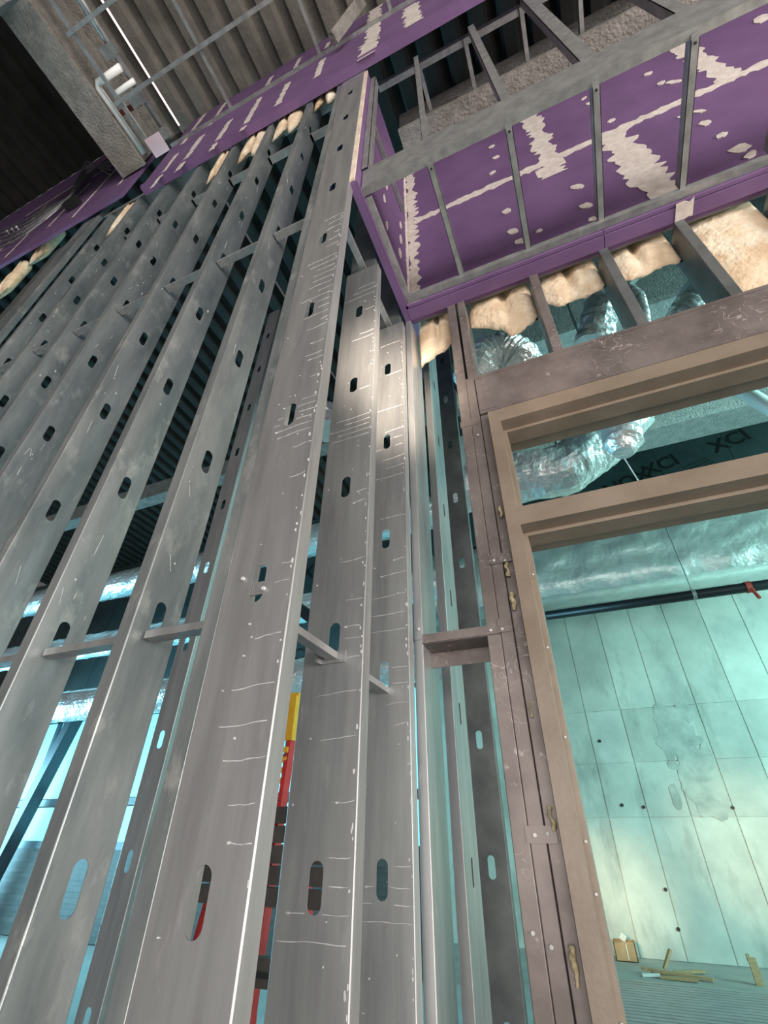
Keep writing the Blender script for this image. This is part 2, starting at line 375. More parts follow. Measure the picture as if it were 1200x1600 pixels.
# purple shaft walls behind the soffit frame
YB = 1.75
ws = structure('wall_shaft', 'purple drywall shaft wall behind the soffit framing')
for (a, b, c, d) in [(-0.57, 1.09, 4.55, 6.03), (1.09, 3.2, 4.55, 6.03), (-0.57, 0.65, 6.03, 8.93), (0.65, 1.87, 6.03, 8.93), (1.87, 3.2, 6.03, 8.93), (3.2, 9.0, 4.55, 8.93)]:
    MB().box(a+0.002, b-0.002, YB, YB+0.03, c+0.002, d-0.002).build('drywall_board', 'purple', ws)
MB().box(-0.57, 3.2, YB+0.032, YB+0.045, 4.56, 8.93).build('bounce_shield', 'galv_dark', ws)  # added unseen layer hiding the purple backs from the ducts' reflections
sl = MB().box(-0.60, -0.572, 0.853, YB+0.03, 4.55, 6.84).build('drywall_board', 'purple', ws)
MB().box(-0.603, -0.571, 0.845, 0.855, 4.55, 6.84).build('board_edge', 'gyp', ws)
k = 100
def tape(a, b, n, wd, jag, off=(0, -0.004, 0), **kw):
    global k; k += 1
    ragged(MB(), a, b, n, wd, jag, off, seed=k, **kw).build('joint_tape', 'mud', ws)
tape((-0.545, YB, 4.62), (-0.525, YB, 8.2), (1, 0, 0), 0.09, 0.035)
tape((-0.571, YB-0.04, 4.62), (-0.571, YB-0.04, 8.2), (0, 1, 0), 0.05, 0.012, (0.004, 0, 0))
tape((-0.5, YB, 6.0), (3.1, YB, 6.06), (0, 0, 1), 0.085, 0.018)
tape((0.62, YB, 5.75), (0.66, YB, 7.15), (1, 0, 0), 0.14, 0.035)
tape((1.10, YB, 4.80), (1.07, YB, 6.05), (1, 0, 0), 0.19, 0.04)
tape((1.87, YB, 6.0), (1.87, YB, 8.0), (1, 0, 0), 0.14, 0.03)
tape((0.50, YB, 5.86), (0.72, YB, 5.95), (0, 0, 1), 0.13, 0.03)
for (xx, yy, a, b) in [(335, 460, 1.3, 1), (350, 492, 1.3, 1), (338, 542, 1.4, .7), (383, 662, 1.6, 1.2), (402, 725, 1.5, 1.4), (425, 755, 1.3, 1.5), (485, 722, 1, .6),
                       (605, 585, 1.4, 1.7), (630, 645, 1.4, 1.5), (652, 685, 1.2, 1), (825, 232, 1.4, 1), (865, 262, 1.4, .8), (905, 258, 1.2, 2), (710, 378, 1.3, .8), (640, 325, .9, .9), (625, 308, 1.5, .6),
                       (1003, 387, 1.4, 1.3), (1055, 425, 1.5, 1), (985, 350, .9, 1.6), (1110, 465, 2.2, 1.8), (1145, 485, 2, 1), (925, 368, .6, .6), (1180, 60, 3, 2)]:
    c = P(600+xx/2, yy/2, 'Y', YB); k += 1
    if c.z > 4.6: blob(MB(), c, Vector((0.8, 0, 0.6)), Vector((-0.6, 0, 0.8)), 0.024*a, 0.030*b, (0, -0.004, 0), k).build('spackle_patch', 'mud', ws)
for (yy, zz, a) in [(1.25, 5.3, .02), (1.28, 5.6, .02), (1.55, 5.1, .025), (1.57, 5.35, .025), (1.57, 5.6, .02), (1.3, 6.1, .03), (1.58, 6.0, .025), (1.3, 5.0, .02)]:
    k += 1; blob(MB(), (-0.572, yy, zz), (0, 1, 0), (0, 0, 1), a, a*2.6, (0.004, 0, 0), k).build('spackle_patch', 'mud', ws)
# the finished ledge at the foot of the shaft walls
for (a, b) in [(-0.57, 0.665), (0.669, 3.2)]:
    MB().box(a, b, 1.665, 1.745, 4.532, 4.549).build('ledge_board', 'purple', ws)
    MB().box(a, b, 1.64, 1.66, 4.54, 4.556).build('ledge_bead', 'purple', ws)
MB().box(-0.607, -0.573, 0.858, 1.745, 4.532, 4.549).build('ledge_board', 'purple', ws)
MB().box(-0.572, -0.556, 0.858, 1.70, 4.54, 4.556).build('ledge_bead', 'purple', ws)
ragged(MB(), (1.04, 1.69, 4.532), (1.13, 1.69, 4.532), (0, 1, 0), 0.09, 0.01, (0, 0, -0.004), seed=5).build('spackle_patch', 'mud', ws)
# purple board deeper in, on the far side of the return wall
MB().box(-0.83, -0.80, 2.35, 3.38, 5.33, 7.2).build('drywall_board', 'purple', ws)

# far purple band at the upper left
wl = structure('wall_left_upper', 'tall purple drywall wall beyond the sprayed beam at the far left')
YL = 0.80; zl0 = 7.36
for i in range(9):
    xa = -14.5+i*1.22
    MB().box(xa, xa+1.216, YL, YL+0.03, zl0, 9.4).build('drywall_board', 'purple', wl)
    MB().box(xa-0.4, xa+0.816, YL+0.002, YL+0.032, 9.404, 11.44).build('drywall_board', 'purple', wl)
for i in range(16):
    xa = -13.0+i*0.61
    ragged(MB(), (xa, YL, zl0+0.3+0.3*(i % 2)), (xa, YL, zl0+1.5+0.5*(i % 3)), (1, 0, 0), 0.045, 0.008, (0, -0.004, 0), seed=300+i).build('joint_tape', 'mud', wl)
for i in range(5):
    ragged(MB(), (-12.0+1.7*i, YL, 9.75+0.3*(i % 2)), (-10.6+1.7*i, YL, 9.8+0.3*(i % 2)), (0, 0, 1), 0.05, 0.008, (0, -0.004, 0), seed=340+i).build('joint_tape', 'mud', wl)

# ================================================================== STUD WALLS
def streaks(parent, yv, x0, x1, rows, seed):
    """thin dried runs of compound on a web facing the room"""
    rnd = random.Random(seed); m = MB()
    for (z, ln) in rows:
        xe = x1-rnd.uniform(0.004, 0.012); xs = xe-ln; n = 7; pts = []
        for i in range(n+1):
            t = i/n; pts.append((xs+(xe-xs)*t, z+0.002*math.sin(4*t+z*9)+0.004*t + rnd.uniform(-0.0012, 0.0012)))
        for i in range(n):
            (xa, za), (xb, zb) = pts[i], pts[i+1]
            if abs((xa+xb)/2+0.70) < 0.034 and min(abs(za-hz) for hz in HOLES) < 0.058: continue
            h = rnd.uniform(0.0004, 0.0011)
            m.add([(xa, yv, za-h), (xb, yv, zb-h), (xb, yv, zb+h), (xa, yv, za+h), (xa, yv-0.001, za-h), (xb, yv-0.001, zb-h), (xb, yv-0.001, zb+h), (xa, yv-0.001, za+h)],
                  [(4, 5, 6, 7), (0, 1, 5, 4), (2, 3, 7, 6)])
        if rnd.random() < 0.6 and abs(xs+0.70) > 0.034: blob(m, (xs, yv, pts[0][1]), (1, 0, 0), (0, 0, 1), 0.005, 0.0028, (0, -0.001, 0), rnd.random())
    # beads along the edge
    for i in range(46):
        z = rnd.uniform(1.2, rows[-1][0]); blob(m, (x1-rnd.uniform(0.001, 0.012), yv, z), (1, 0, 0), (0, 0, 1), rnd.uniform(.001, .003), rnd.uniform(.002, .008), (0, -0.001, 0), rnd.random())
    for i in range(26):
        z = rnd.uniform(1.2, rows[-1][0]); blob(m, (rnd.uniform(x0, x1), yv, z), (1, 0, 0), (0, 0, 1), rnd.uniform(.001, .004), rnd.uniform(.001, .003), (0, -0.001, 0), rnd.random())
    return m.build('compound_streaks', 'streak', parent, kind='stuff')

left = thing('stud_wall', 'tall row of wide galvanized studs running left from the corner stud', 'stud wall')
WX = [-1.107-0.4064*k for k in range(0, 7)]
for i, X in enumerate(WX):
    stud('stud', (X, 0.845+0.0775), (0, 1, 0), (-1, 0, 0), 0.155, 0.045, 0.0, 7.05, HOLES, left, 'galv_left')
def smudges(st_, X, seed):
    rnd = random.Random(seed); m = MB()
    for i in range(26):
        z = rnd.uniform(2.2, 6.4); yv = rnd.uniform(0.86, 0.98)
        if abs(yv-0.9225) < 0.03 and min(abs(z-hz) for hz in HOLES) < 0.07: continue
        if rnd.random() < 0.5: blob(m, (X+0.0012, yv, z), (0, 1, 0), (0, 0, 1), rnd.uniform(.001, .005), rnd.uniform(.002, .012), (0.0006, 0, 0), rnd.random())
        else: ragged(m, (X+0.0012, yv, z), (X+0.0012, yv+rnd.uniform(-.02, .02), z+rnd.uniform(.03, .09)), (0, 1, 0), 0.0016, 0.0006, (0.0008, 0, 0), seed=rnd.random())
    m.build('chalk_marks', 'streak', st_, kind='stuff')
for i, o in enumerate([c for c in left.children if c.name.startswith('stud')]): smudges(o, WX[i], 50+i)
# corner flange stud left of the corner web
stud('corner_stud', (-0.806, 0.845+0.06), (0, 1, 0), (-1, 0, 0), 0.12, 0.046, 0.0, 7.05, [], left, 'galv_left')
def channel(name, a, b, parent, wd=0.038, ht=0.02, material='galv', upv=(0, 0, 1)):
    """cold-rolled bridging channel: web flat, two flanges up"""
    a = Vector(a); b = Vector(b); d = (b-a).normalized(); u = Vector(upv); sd = d.cross(u).normalized()
    m = MB(); m.sweep([(-wd/2, ht), (-wd/2, 0), (wd/2, 0), (wd/2, ht)], a, b, sd, u)
    return m.build(name, material, parent, solid=0.002)
for i in range(-1, len(WX)-1):
    xa = WX[i+1]-0.06; xb = (WX[i]+0.02) if i >= 0 else -0.83
    for z in (2.088, 4.475):
        o = channel('bridging', (WX[i+1]+0.012, 0.905, z-0.03), (xb-0.05, 0.905, z-0.03), left)
    channel('bridging', (WX[i+1], 0.955, 6.28), (xb, 0.955, 6.28), left, 0.05, 0.03)
MB().box(-3.65, -0.85, 0.842, 1.0, 7.05, 7.055).box(-3.65, -0.85, 0.84, 0.842, 6.98, 7.055).build('top_track', 'galv', left)
MB().box(-3.65, -0.85, 0.842, 1.0, 0, 0.004).box(-3.65, -0.85, 0.84, 0.842, 0, 0.05).build('bottom_track', 'galv', left)

ret = thing('return_stud_wall', 'return wall of wide studs stepping back from the corner towards the door wall', 'stud wall')
YA = [0.84, 1.2446, 1.6500]
sa = stud('stud', (-0.70, YA[0]), (1, 0, 0), (0, 1, 0), 0.203, 0.05, 0.0, 7.05, HOLES, ret, label='widest corner stud, its web streaked with dried compound')
rows = [(1.40, .1), (1.83, .12), (1.93, .11), (1.985, .10), (2.06, .07)] + [(2.13+0.001*i, .05) for i in range(1)]
rA = [(1.60, .05), (1.66, .06), (1.735, .1), (1.80, .12), (1.875, .11), (1.985, .07), (2.12, .045), (2.17, .03), (2.46, .05), (2.58, .06), (2.64, .12), (2.67, .13), (2.70, .14), (2.73, .14), (2.76, .12), (2.79, .08), (2.9, .04), (3.0, .06), (3.03, .07), (3.1, .05)] + \
     [(3.2+0.045*i, random.uniform(.03, .15)) for i in range(13)] + [(3.85+0.06*i, random.uniform(.03, .1)) for i in range(6)]
streaks(sa, YA[0]-0.0011, -0.795, -0.60, rA, 1)
bS = [(1.42, .18), (1.47, .16), (1.52, .09), (1.575, .08), (1.69, .05), (1.84, .11), (1.96, .13), (2.06, .06), (2.12, .12), (2.16, .05), (2.25, .06), (2.40, .09), (2.65, .05), (2.70, .04), (3.0, .17), (3.03, .14), (3.06, .18), (3.09, .12), (3.12, .16), (3.3, .1), (3.7, .12), (3.74, .08), (3.95, .1), (4.1, .17), (4.15, .14), (4.2, .1)]
cS = [(1.42, .16), (1.46, .17), (1.50, .14), (1.55, .1), (1.95, .05), (2.02, .09), (2.09, .14), (2.15, .06), (2.3, .17), (2.37, .18), (2.45, .17), (2.55, .12), (2.62, .05), (2.85, .12), (3.1, .14), (3.16, .1), (3.22, .12), (3.3, .16), (3.36, .12), (3.42, .1), (3.6, .14), (3.9, .1), (4.2, .14)]
for yv, rr, sd_ in ((YA[1], bS, 2), (YA[2], cS, 3)):
    s_ = stud('stud', (-0.70, yv), (1, 0, 0), (0, 1, 0), 0.203, 0.05, 0.0, 4.40, HOLES, ret)
    streaks(s_, yv-0.0011, -0.795, -0.60, rr, sd_)
    stud('upper_stud', (-0.712, yv+0.03), (1, 0, 0), (0, 1, 0), 0.165, 0.045, 4.30, 7.05, [], ret, 'galv_dark')  # same stud further up; its shade is put into a set-back dark piece
for z in (2.062, 4.43):
    channel('bridging', (-0.70, 0.845 if z < 3 else 0.90, z), (-0.70, 1.285, z), ret, 0.034)
    channel('bridging', (-0.70, 1.36, z), (-0.70, 1.69, z), ret, 0.034)
MB().box(-0.735, -0.665, 0.843, 0.847, 2.10, 2.135).build('clip_angle', 'galv', ret)
cl = MB().box(-0.745, -0.735, 1.215, 1.243, 2.05, 2.10).box(-0.745, -0.655, 1.238, 1.243, 2.05, 2.085)
cl.build('clip_angle', 'galv', ret)
sc = MB()
for (xx, yy) in [(381, 905), (413, 920)]:
    c = P(xx, yy, 'Y', 0.838); sc.tube([c, c+Vector((0, -0.006, 0))], 0.005, 8)
sc.build('screw_heads', 'streak', ret, kind='stuff')

# stray studs of partitions beyond
def lone(name, label, *a, **kw):
    t = thing(name, label, 'steel stud'); stud('stud_body', *a, t, **kw); return t
lone('far_stud', 'narrow pale stud seen in the gap left of the corner stud', (-2.53, 2.40), (1, 0, 0), (0, 1, 0), 0.15, 0.04, 0, 6.9, HOLES, material='galv')
lone('end_stud', 'wide dusty stud facing the room at the far left end of the row', (-4.07, 0.86), (1, 0, 0), (0, 1, 0), 0.24, 0.05, 0, 8.8, [5.576-0.51*k for k in range(-5, 5)], material='galv_left', hw=0.03, hh=0.06)
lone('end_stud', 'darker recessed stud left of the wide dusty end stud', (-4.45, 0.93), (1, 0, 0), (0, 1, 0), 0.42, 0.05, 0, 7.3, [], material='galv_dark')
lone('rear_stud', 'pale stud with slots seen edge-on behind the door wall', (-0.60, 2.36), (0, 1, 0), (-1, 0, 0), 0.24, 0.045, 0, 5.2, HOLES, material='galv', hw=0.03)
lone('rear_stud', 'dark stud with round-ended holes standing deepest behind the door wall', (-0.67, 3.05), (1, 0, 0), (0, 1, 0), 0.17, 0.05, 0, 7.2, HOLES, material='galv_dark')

# ------------------------------------------------------------------ door wall framing
dw = thing('door_wall_frame', 'dirty brown steel framing around the tall door opening with header and cripple studs', 'stud wall')
YD = 1.74
stud('stud', (-0.572, YD+0.10), (0, 1, 0), (-1, 0, 0), 0.20, 0.036, 0, 4.53, [], dw, 'galv')
jz = 4.53
stud('jamb_stud', (-0.262, YD+0.10), (0, 1, 0), (-1, 0, 0), 0.20, 0.05, 0, jz, [], dw, 'rust')
stud('jamb_stud', (-0.214, YD+0.10), (0, 1, 0), (-1, 0, 0), 0.20, 0.045, 0, 3.74, [], dw, 'rust')
stud('jamb_stud', (-0.170, YD+0.104), (0, 1, 0), (-1, 0, 0), 0.19, 0.040, 0, 3.44, [], dw, 'rust')
stud('jamb_stud', (-0.20, YD+0.10), (0, 1, 0), (-1, 0, 0), 0.20, 0.045, 3.75, jz, [], dw, 'rust')
MB().box(-0.208, 3.2, YD, YD+0.2, 3.45, 3.748).build('header', 'rust', dw)
MB().box(-0.262, 3.2, YD-0.003, YD, 3.728, 3.75).build('header_flange', 'rust', dw)
MB().box(-0.208, -0.12, YD-0.004, YD, 3.47, 3.72).build('header_plate', 'rust', dw)
for X in (0.245, 0.655, 1.06, 1.52):
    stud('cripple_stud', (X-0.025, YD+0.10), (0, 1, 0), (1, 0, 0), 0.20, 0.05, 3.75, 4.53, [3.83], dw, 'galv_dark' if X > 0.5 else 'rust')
blk = MB().box(-0.572, -0.262, YD-0.003, YD, 2.262, 2.30).box(-0.572, -0.262, YD-0.003, YD+0.12, 2.26, 2.264).box(-0.572, -0.262, YD+0.117, YD+0.12, 2.20, 2.264)
blk.build('blocking', 'rust', dw)
blk = MB()
for (a, b, c, d) in [((-0.606), -0.575, 2.28, 2.37), (-0.266, -0.22, 2.265, 2.32)]:
    blk = MB().box(a, b, YD-0.006, YD-0.002, c, d); blk.build('clip_plate', 'galv' if a < -0.5 else 'rust', dw)
for (xx, yy) in [(781, 873), (846, 1304), (733, 662)]:
    c = P(xx, yy, 'Y', YD); MB().box(c.x-0.045, c.x+0.045, YD-0.006, YD-0.002, c.z-0.022, c.z+0.022).build('clip_plate', 'rust', dw)
for (xx, yy) in [(772, 876), (789, 876), (836, 1305), (856, 1303), (767, 985), (785, 983), (655, 983), (833, 1458), (862, 1480), (747, 680)]:
    c = P(xx, yy, 'Y', YD-0.006)
    MB().tube([c, c+Vector((0, -0.004, 0))], 0.0055, 8).build('screw_head', 'streak', dw)

# bronze door frame with transom light
d1 = structure('door_1', 'bronze hollow metal door frame with a transom opening')
XJ0, XJ1, XR0, XR1 = -0.166, -0.112, 2.05, 2.104
def jamb(x0, x1, ins):
    m = MB().box(x0, x1, 1.70, 1.95, 0, 3.405)
    m.build('jamb', 'frame', d1)
    xs = (x1, x1+0.016) if ins > 0 else (x0-0.016, x0)
    MB().box(xs[0], xs[1], 1.775, 1.865, 0, 3.32).build('stop', 'frame', d1)
jamb(XJ0, XJ1, 1); jamb(XR0, XR1, -1)
for (z0, z1, nm) in [(3.32, 3.405, 'head'), (2.70, 2.79, 'transom_bar')]:
    MB().box(XJ1, XR0, 1.70, 1.95, z0, z1).build(nm, 'frame', d1)
    MB().box(XJ1+0.016, XR0-0.016, 1.775, 1.865, z0-0.016, z0).build('stop', 'frame', d1)
    if nm == 'transom_bar': MB().box(XJ1+0.016, XR0-0.016, 1.775, 1.865, z1, z1+0.016).build('stop', 'frame', d1)
pl = MB()
for z in (0.9, 1.25, 1.5, 1.62, 1.9, 2.2, 2.5): pl.tube([(XJ1+0.008, 1.774, z), (XJ1+0.008, 1.771, z)], 0.004, 8)
pl.build('glazing_screws', 'streak', d1, kind='stuff')

wr = MB().box(2.14, 9.0, YD+0.01, YD+0.19, 0, 3.44).box(3.2, 9.0, YD+0.01, YD+0.19, 3.44, 4.54).build('wall_right', 'gyp'); wr['kind'] = 'structure'

# ------------------------------------------------------------------ soffit frame
sf = thing('soffit_frame', 'light steel soffit frame of joists and edge beam under the purple shaft walls', 'soffit frame')
MB().box(-0.565, 3.2, 0.92, 0.96, 4.60, 4.885).build('edge_beam', 'galv_light', sf)
MB().box(-0.556, -0.522, 0.97, 1.64, 4.565, 4.60).build('edge_track', 'galv_light', sf)
MB().box(-0.55, 3.2, 1.60, 1.64, 4.562, 4.605).build('edge_track', 'galv_light', sf)
for X in (-0.17, 0.25, 0.668, 1.09, 1.51, 1.93):
    m = MB().box(X-0.018, X+0.018, 0.94, 1.66, 4.590, 4.593).box(X-0.018, X-0.015, 0.96, 1.60, 4.59, 4.655).box(X+0.015, X+0.018, 0.96, 1.60, 4.59, 4.625)
    m.build('joist', 'galv_light', sf)
    c = MB().tube([(X, 0.975, 4.59), (X, 0.975, 4.585)], 0.006, 8).tube([(X, 1.62, 4.59), (X, 1.62, 4.585)], 0.006, 8)
    c.build('screw_heads', 'black', sf, kind='stuff')
for (X, wd) in ((-0.175, 0.04), (0.28, 0.05), (0.70, 0.075), (1.13, 0.06)):
    m = MB().box(X-wd/2, X+wd/2, 0.922, 0.926, 4.86, 6.85).box(X-wd/2, X-wd/2+0.003, 0.922, 0.975, 4.86, 6.85)
    m.build('hanger_stud', 'galv_light', sf)
m = MB().box(-0.568, -0.525, 0.905, 0.909, 4.86, 6.85).box(-0.528, -0.525, 0.905, 0.97, 4.86, 6.85)
m.build('hanger_stud', 'galv_light', sf)
YX = 1.02; zx = P(655, 96, 'Y', YX).z
MB().box(-0.56, 3.2, YX, YX+0.003, zx-0.05, zx+0.04).box(-0.56, 3.2, YX, YX+0.05, zx-0.05, zx-0.047).build('cross_channel', 'galv_light', sf)
for (xx, yy) in [(735, 105), (820, 60), (908, 25), (1005, 18), (675, 180)]:
    c = P(xx, yy, 'Z', zx-0.06)
    m = MB().box(c.x-0.018, c.x+0.018, YX, 1.74, zx-0.063, zx-0.06).box(c.x-0.018, c.x-0.015, YX, 1.74, zx-0.063, zx-0.02)
    m.build('joist', 'galv_light', sf)
c = P(600, 200, 'X', -0.56)
MB().box(-0.569, -0.54, 1.0, 1.6, 5.9, 5.94).build('edge_track', 'galv_light', sf)
# sprayed beam inside the soffit void
zb = P(650, 190, 'Y', 1.45).z
fb = MB().box(-0.5, 3.2, 1.40, 1.44, zb-0.3, zb+0.25).box(-0.5, 3.2, 1.36, 1.6, zb-0.36, zb-0.3)
tag(fb.build('sprayed_beam', 'fireproof'), 'grey sprayed beam in the dark void above the soffit frame', 'beam')

# ================================================================== CEILING ITEMS, UPPER LEFT
zb = 8.05
pA = P(37, 69, 'Z', zb); pB = P(200, 292, 'Z', zb)
pC = P(85, 60, 'Z', zb); pD = P(235, 268, 'Z', zb)
xl = (pA.x+pB.x)/2; xr = (pC.x+pD.x)/2
bm = MB()
bm.box(xl, xr, pA.y-1.5, 0.78, zb, zb+0.06).box((xl+xr)/2-0.07, (xl+xr)/2+0.07, pA.y-1.5, 0.78, zb+0.06, DECK)
bm.box(xl, xr, pA.y-1.5, 0.78, DECK-0.07, DECK-0.005)
bm.box(xl+0.02, xl+0.05, pA.y-1.5, 0.78, DECK, 11.44)
tag(bm.build('sprayed_beam', 'fireproof'), 'thick grey-brown sprayed beam under the deck at upper left', 'beam')
c0 = P(20, 35, 'Z', 7.6)
b2 = MB().box(c0.x-1.5, c0.x+0.1, c0.y-0.55, c0.y-0.1, 7.55, 7.9).box(c0.x-1.5, c0.x+0.1, c0.y-0.38, c0.y-0.30, 7.9, DECK)
tag(b2.build('sprayed_beam', 'fireproof'), 'sprayed cross beam in the top left corner of the picture', 'beam')
def pipe(name, label, pts, r, material, cat, rings=None):
    return tag(MB().tube(pts, r, 14, rings=rings).build(name, material, smooth=True), label, cat)
zp_ = 8.12
a = P(150, 132, 'Z', zp_); b = P(238, 258, 'Z', zp_); a2 = P(185, 108, 'Z', zp_)
a.x = b.x = (a.x+b.x)/2
pipe('white_pipe', 'white plastic pipe with an elbow running beside the sprayed beam', [(a.x+0.35, a.y, zp_), (a.x+0.03, a.y, zp_), (a.x, a.y+0.03, zp_), (b.x, 0.70, zp_)], 0.035, 'pvc', 'pipe')
c = P(175, 150, 'Z', zp_); c.x = a.x+0.12
pipe('white_pipe', 'thinner white plastic pipe nearer the lattice of ceiling runners', [(c.x+0.28, c.y, zp_), (c.x+0.02, c.y, zp_), (c.x, c.y+0.02, zp_), (c.x, 0.70, zp_)], 0.026, 'pvc', 'pipe')
cg = thing('ceiling_grid', 'grey suspended steel runners crossing below the fluted deck', 'ceiling grid')
zg = 8.0
def runner(name, a, b, s=0.035):
    MB().bar(a, b, s, 0.03).build(name, 'galv_light', cg)
a = P(183, 167, 'Z', zg); b = P(400, 7, 'Z', zg); yv = (a.y+b.y)/2
runner('main_runner', (a.x, yv, zg), (2.5, yv, zg))
a3 = P(105, 55, 'Z', zg); runner('main_runner', (a3.x, a3.y, zg), (2.5, a3.y, zg))
a4 = P(65, 0, 'Z', zg); a5 = P(250, 240, 'Z', zg); xv = (a4.x+a5.x)/2
runner('cross_runner', (xv, -2.0, zg+0.03), (xv, 0.70, zg+0.03))
for (xx, yy) in [(315, 85), (345, 120), (480, 35), (608, 8)]:
    c = P(xx, yy, 'Z', zg)
    if xx != 345: runner('cross_runner', (c.x, -2.0, zg+0.03), (c.x, BY-0.01, zg+0.03), 0.03)
a6 = P(120, 0, 'Z', 8.2); a7 = P(270, 215, 'Z', 8.2); xv = (a6.x+a7.x)/2
cb = thing('conduit_rack', 'grey conduit with junction boxes between the beam and the fluted deck', 'conduit')
MB().tube([(xv, -2.0, 8.2), (xv, 0.70, 8.2)], 0.035, 10).build('conduit', 'galv_light', cb, smooth=True)
for (xx, yy) in [(172, 78), (215, 155), (255, 208)]:
    c = P(xx, yy, 'Z', 8.15); MB().box(c.x-0.09, c.x+0.07, c.y-0.05, c.y+0.05, 8.12, 8.2).build('junction_box', 'galv_light', cb)
c = P(246, 226, 'Z', 8.02)
tag(MB().box(c.x-0.10, c.x+0.10, c.y-0.09, c.y+0.09, 8.0, 8.02).build('patch_board', mat('pink_board', (0.55, 0.42, 0.47), (0.64, 0.5, 0.54), 0.8)), 'small pale pink board patch above the left end of the purple band', 'board')
c = P(205, 165, 'Z', 8.25)
tag(MB().bar((c.x-0.35, c.y, 8.28), (c.x+0.1, c.y+0.02, 8.28), 0.05, 0.05).build('primer_angle', 'redprimer'), 'short red primed steel angle beside the conduit', 'steel angle')
c = P(232, 100+0, 'Z', 8.3)
pa = P(565, 0, 'Y', 0.6); pb2 = P(520, 60, 'Y', 0.66)
tag(MB().bar(pa, pb2, 0.10, 0.05).build('deck_angle', 'fireproof'), 'dull brown angle meeting the purple band top near the centre', 'steel angle')

# ================================================================== INSULATION
def batt(label, x0, x1, zt, bottom, y0, y1, seed, group=None, nz=16):
    """puffy fibreglass batt: front face grid with folds, ragged lower edge bottom(t)"""
    m = MB(); nx = 18; vs = []; off = Vector((seed*3.7, seed*1.3, 0))
    for side in (0, 1):
        for i in range(nx+1):
            t = i/nx
            zb_ = bottom(t)+0.018*noise.noise(Vector((t*14, seed, 1)))+0.03*noise.noise(Vector((t*5, seed, 4)))
            for j in range(nz+1):
                s = j/nz; z = zb_+(zt-zb_)*s; x = x0+(x1-x0)*t
                bul = math.sin(math.pi*min(1, max(0, t)))**0.4*min(1, math.sqrt(max(0, s*3.2)))
                nn = noise.noise(Vector((x*7, z*7, seed)))*0.5+noise.noise(Vector((x*19, z*19, seed+5)))*0.22
                fold = -(0.045 if seed != 5 else 0)*math.exp(-((t-0.5-0.1*math.sin(seed))/0.07)**2)*min(1, s*2.5)
                ymid = (y0+y1)/2
                yv = ymid-(ymid-y0)*bul*(1+0.4*nn)+fold*-1 if side == 0 else ymid+(y1-ymid)*bul
                vs.append((x+0.01*nn, yv, z))
    N = (nx+1)*(nz+1); fs = []
    idx = lambda sd, i, j: sd*N+i*(nz+1)+j
    for i in range(nx):
        for j in range(nz):
            fs.append((idx(0, i, j), idx(0, i+1, j), idx(0, i+1, j+1), idx(0, i, j+1)))
            fs.append((idx(1, i, j), idx(1, i, j+1), idx(1, i+1, j+1), idx(1, i+1, j)))
        fs.append((idx(0, i, 0), idx(1, i, 0), idx(1, i+1, 0), idx(0, i+1, 0)))
        fs.append((idx(0, i, nz), idx(0, i+1, nz), idx(1, i+1, nz), idx(1, i, nz)))
    for j in range(nz):
        fs.append((idx(0, 0, j), idx(0, 0, j+1), idx(1, 0, j+1), idx(1, 0, j)))
        fs.append((idx(0, nx, j), idx(1, nx, j), idx(1, nx, j+1), idx(0, nx, j+1)))
    m.add(vs, fs)
    o = m.build('insulation_batt', 'batt', smooth=True)
    return tag(o, label, 'insulation', group)
def bz(x, y, yy=1.85): return P(x, y, 'Y', yy).z
GI = 'fibreglass batts hanging above the door opening'
def curve(pts):
    def f(t):
        for i in range(len(pts)-1):
            if t <= pts[i+1][0]:
                q = (t-pts[i][0])/(pts[i+1][0]-pts[i][0]); q = q*q*(3-2*q); return pts[i][1]+(pts[i+1][1]-pts[i][1])*q
        return pts[-1][1]
    return f
batt('small curled batt tuft hanging at the inside corner beside the return wall', -0.555, -0.315, 4.74, curve([(0, bz(658, 572)), (0.3, bz(665, 560)), (0.55, bz(680, 550)), (1, bz(703, 535))]), 1.822, 1.925, 1, GI)
batt('tan folded batt hanging above the left end of the header', -0.195, 0.215, 4.74, curve([(0, bz(730, 510)), (0.45, bz(765, 515)), (0.6, bz(782, 528)), (1, bz(832, 497))]), 1.822, 1.925, 2, GI)
batt('pale batt with a centre fold between the first two cripple studs', 0.26, 0.625, 4.74, curve([(0, bz(842, 470)), (0.25, bz(860, 478)), (0.65, bz(905, 462)), (1, bz(940, 445))]), 1.822, 1.925, 3, GI)
batt('wide pale batt with a torn bottom beside the second cripple stud', 0.69, 1.03, 4.74, curve([(0, bz(975, 435)), (0.4, bz(1010, 425)), (0.7, bz(1042, 408)), (1, bz(1080, 398))]), 1.822, 1.925, 4, GI)
batt('full-height tan batt filling the bay at the right picture edge', 1.10, 1.485, 4.74, curve([(0, 3.81), (1, 3.81)]), 1.822, 1.925, 5, GI)
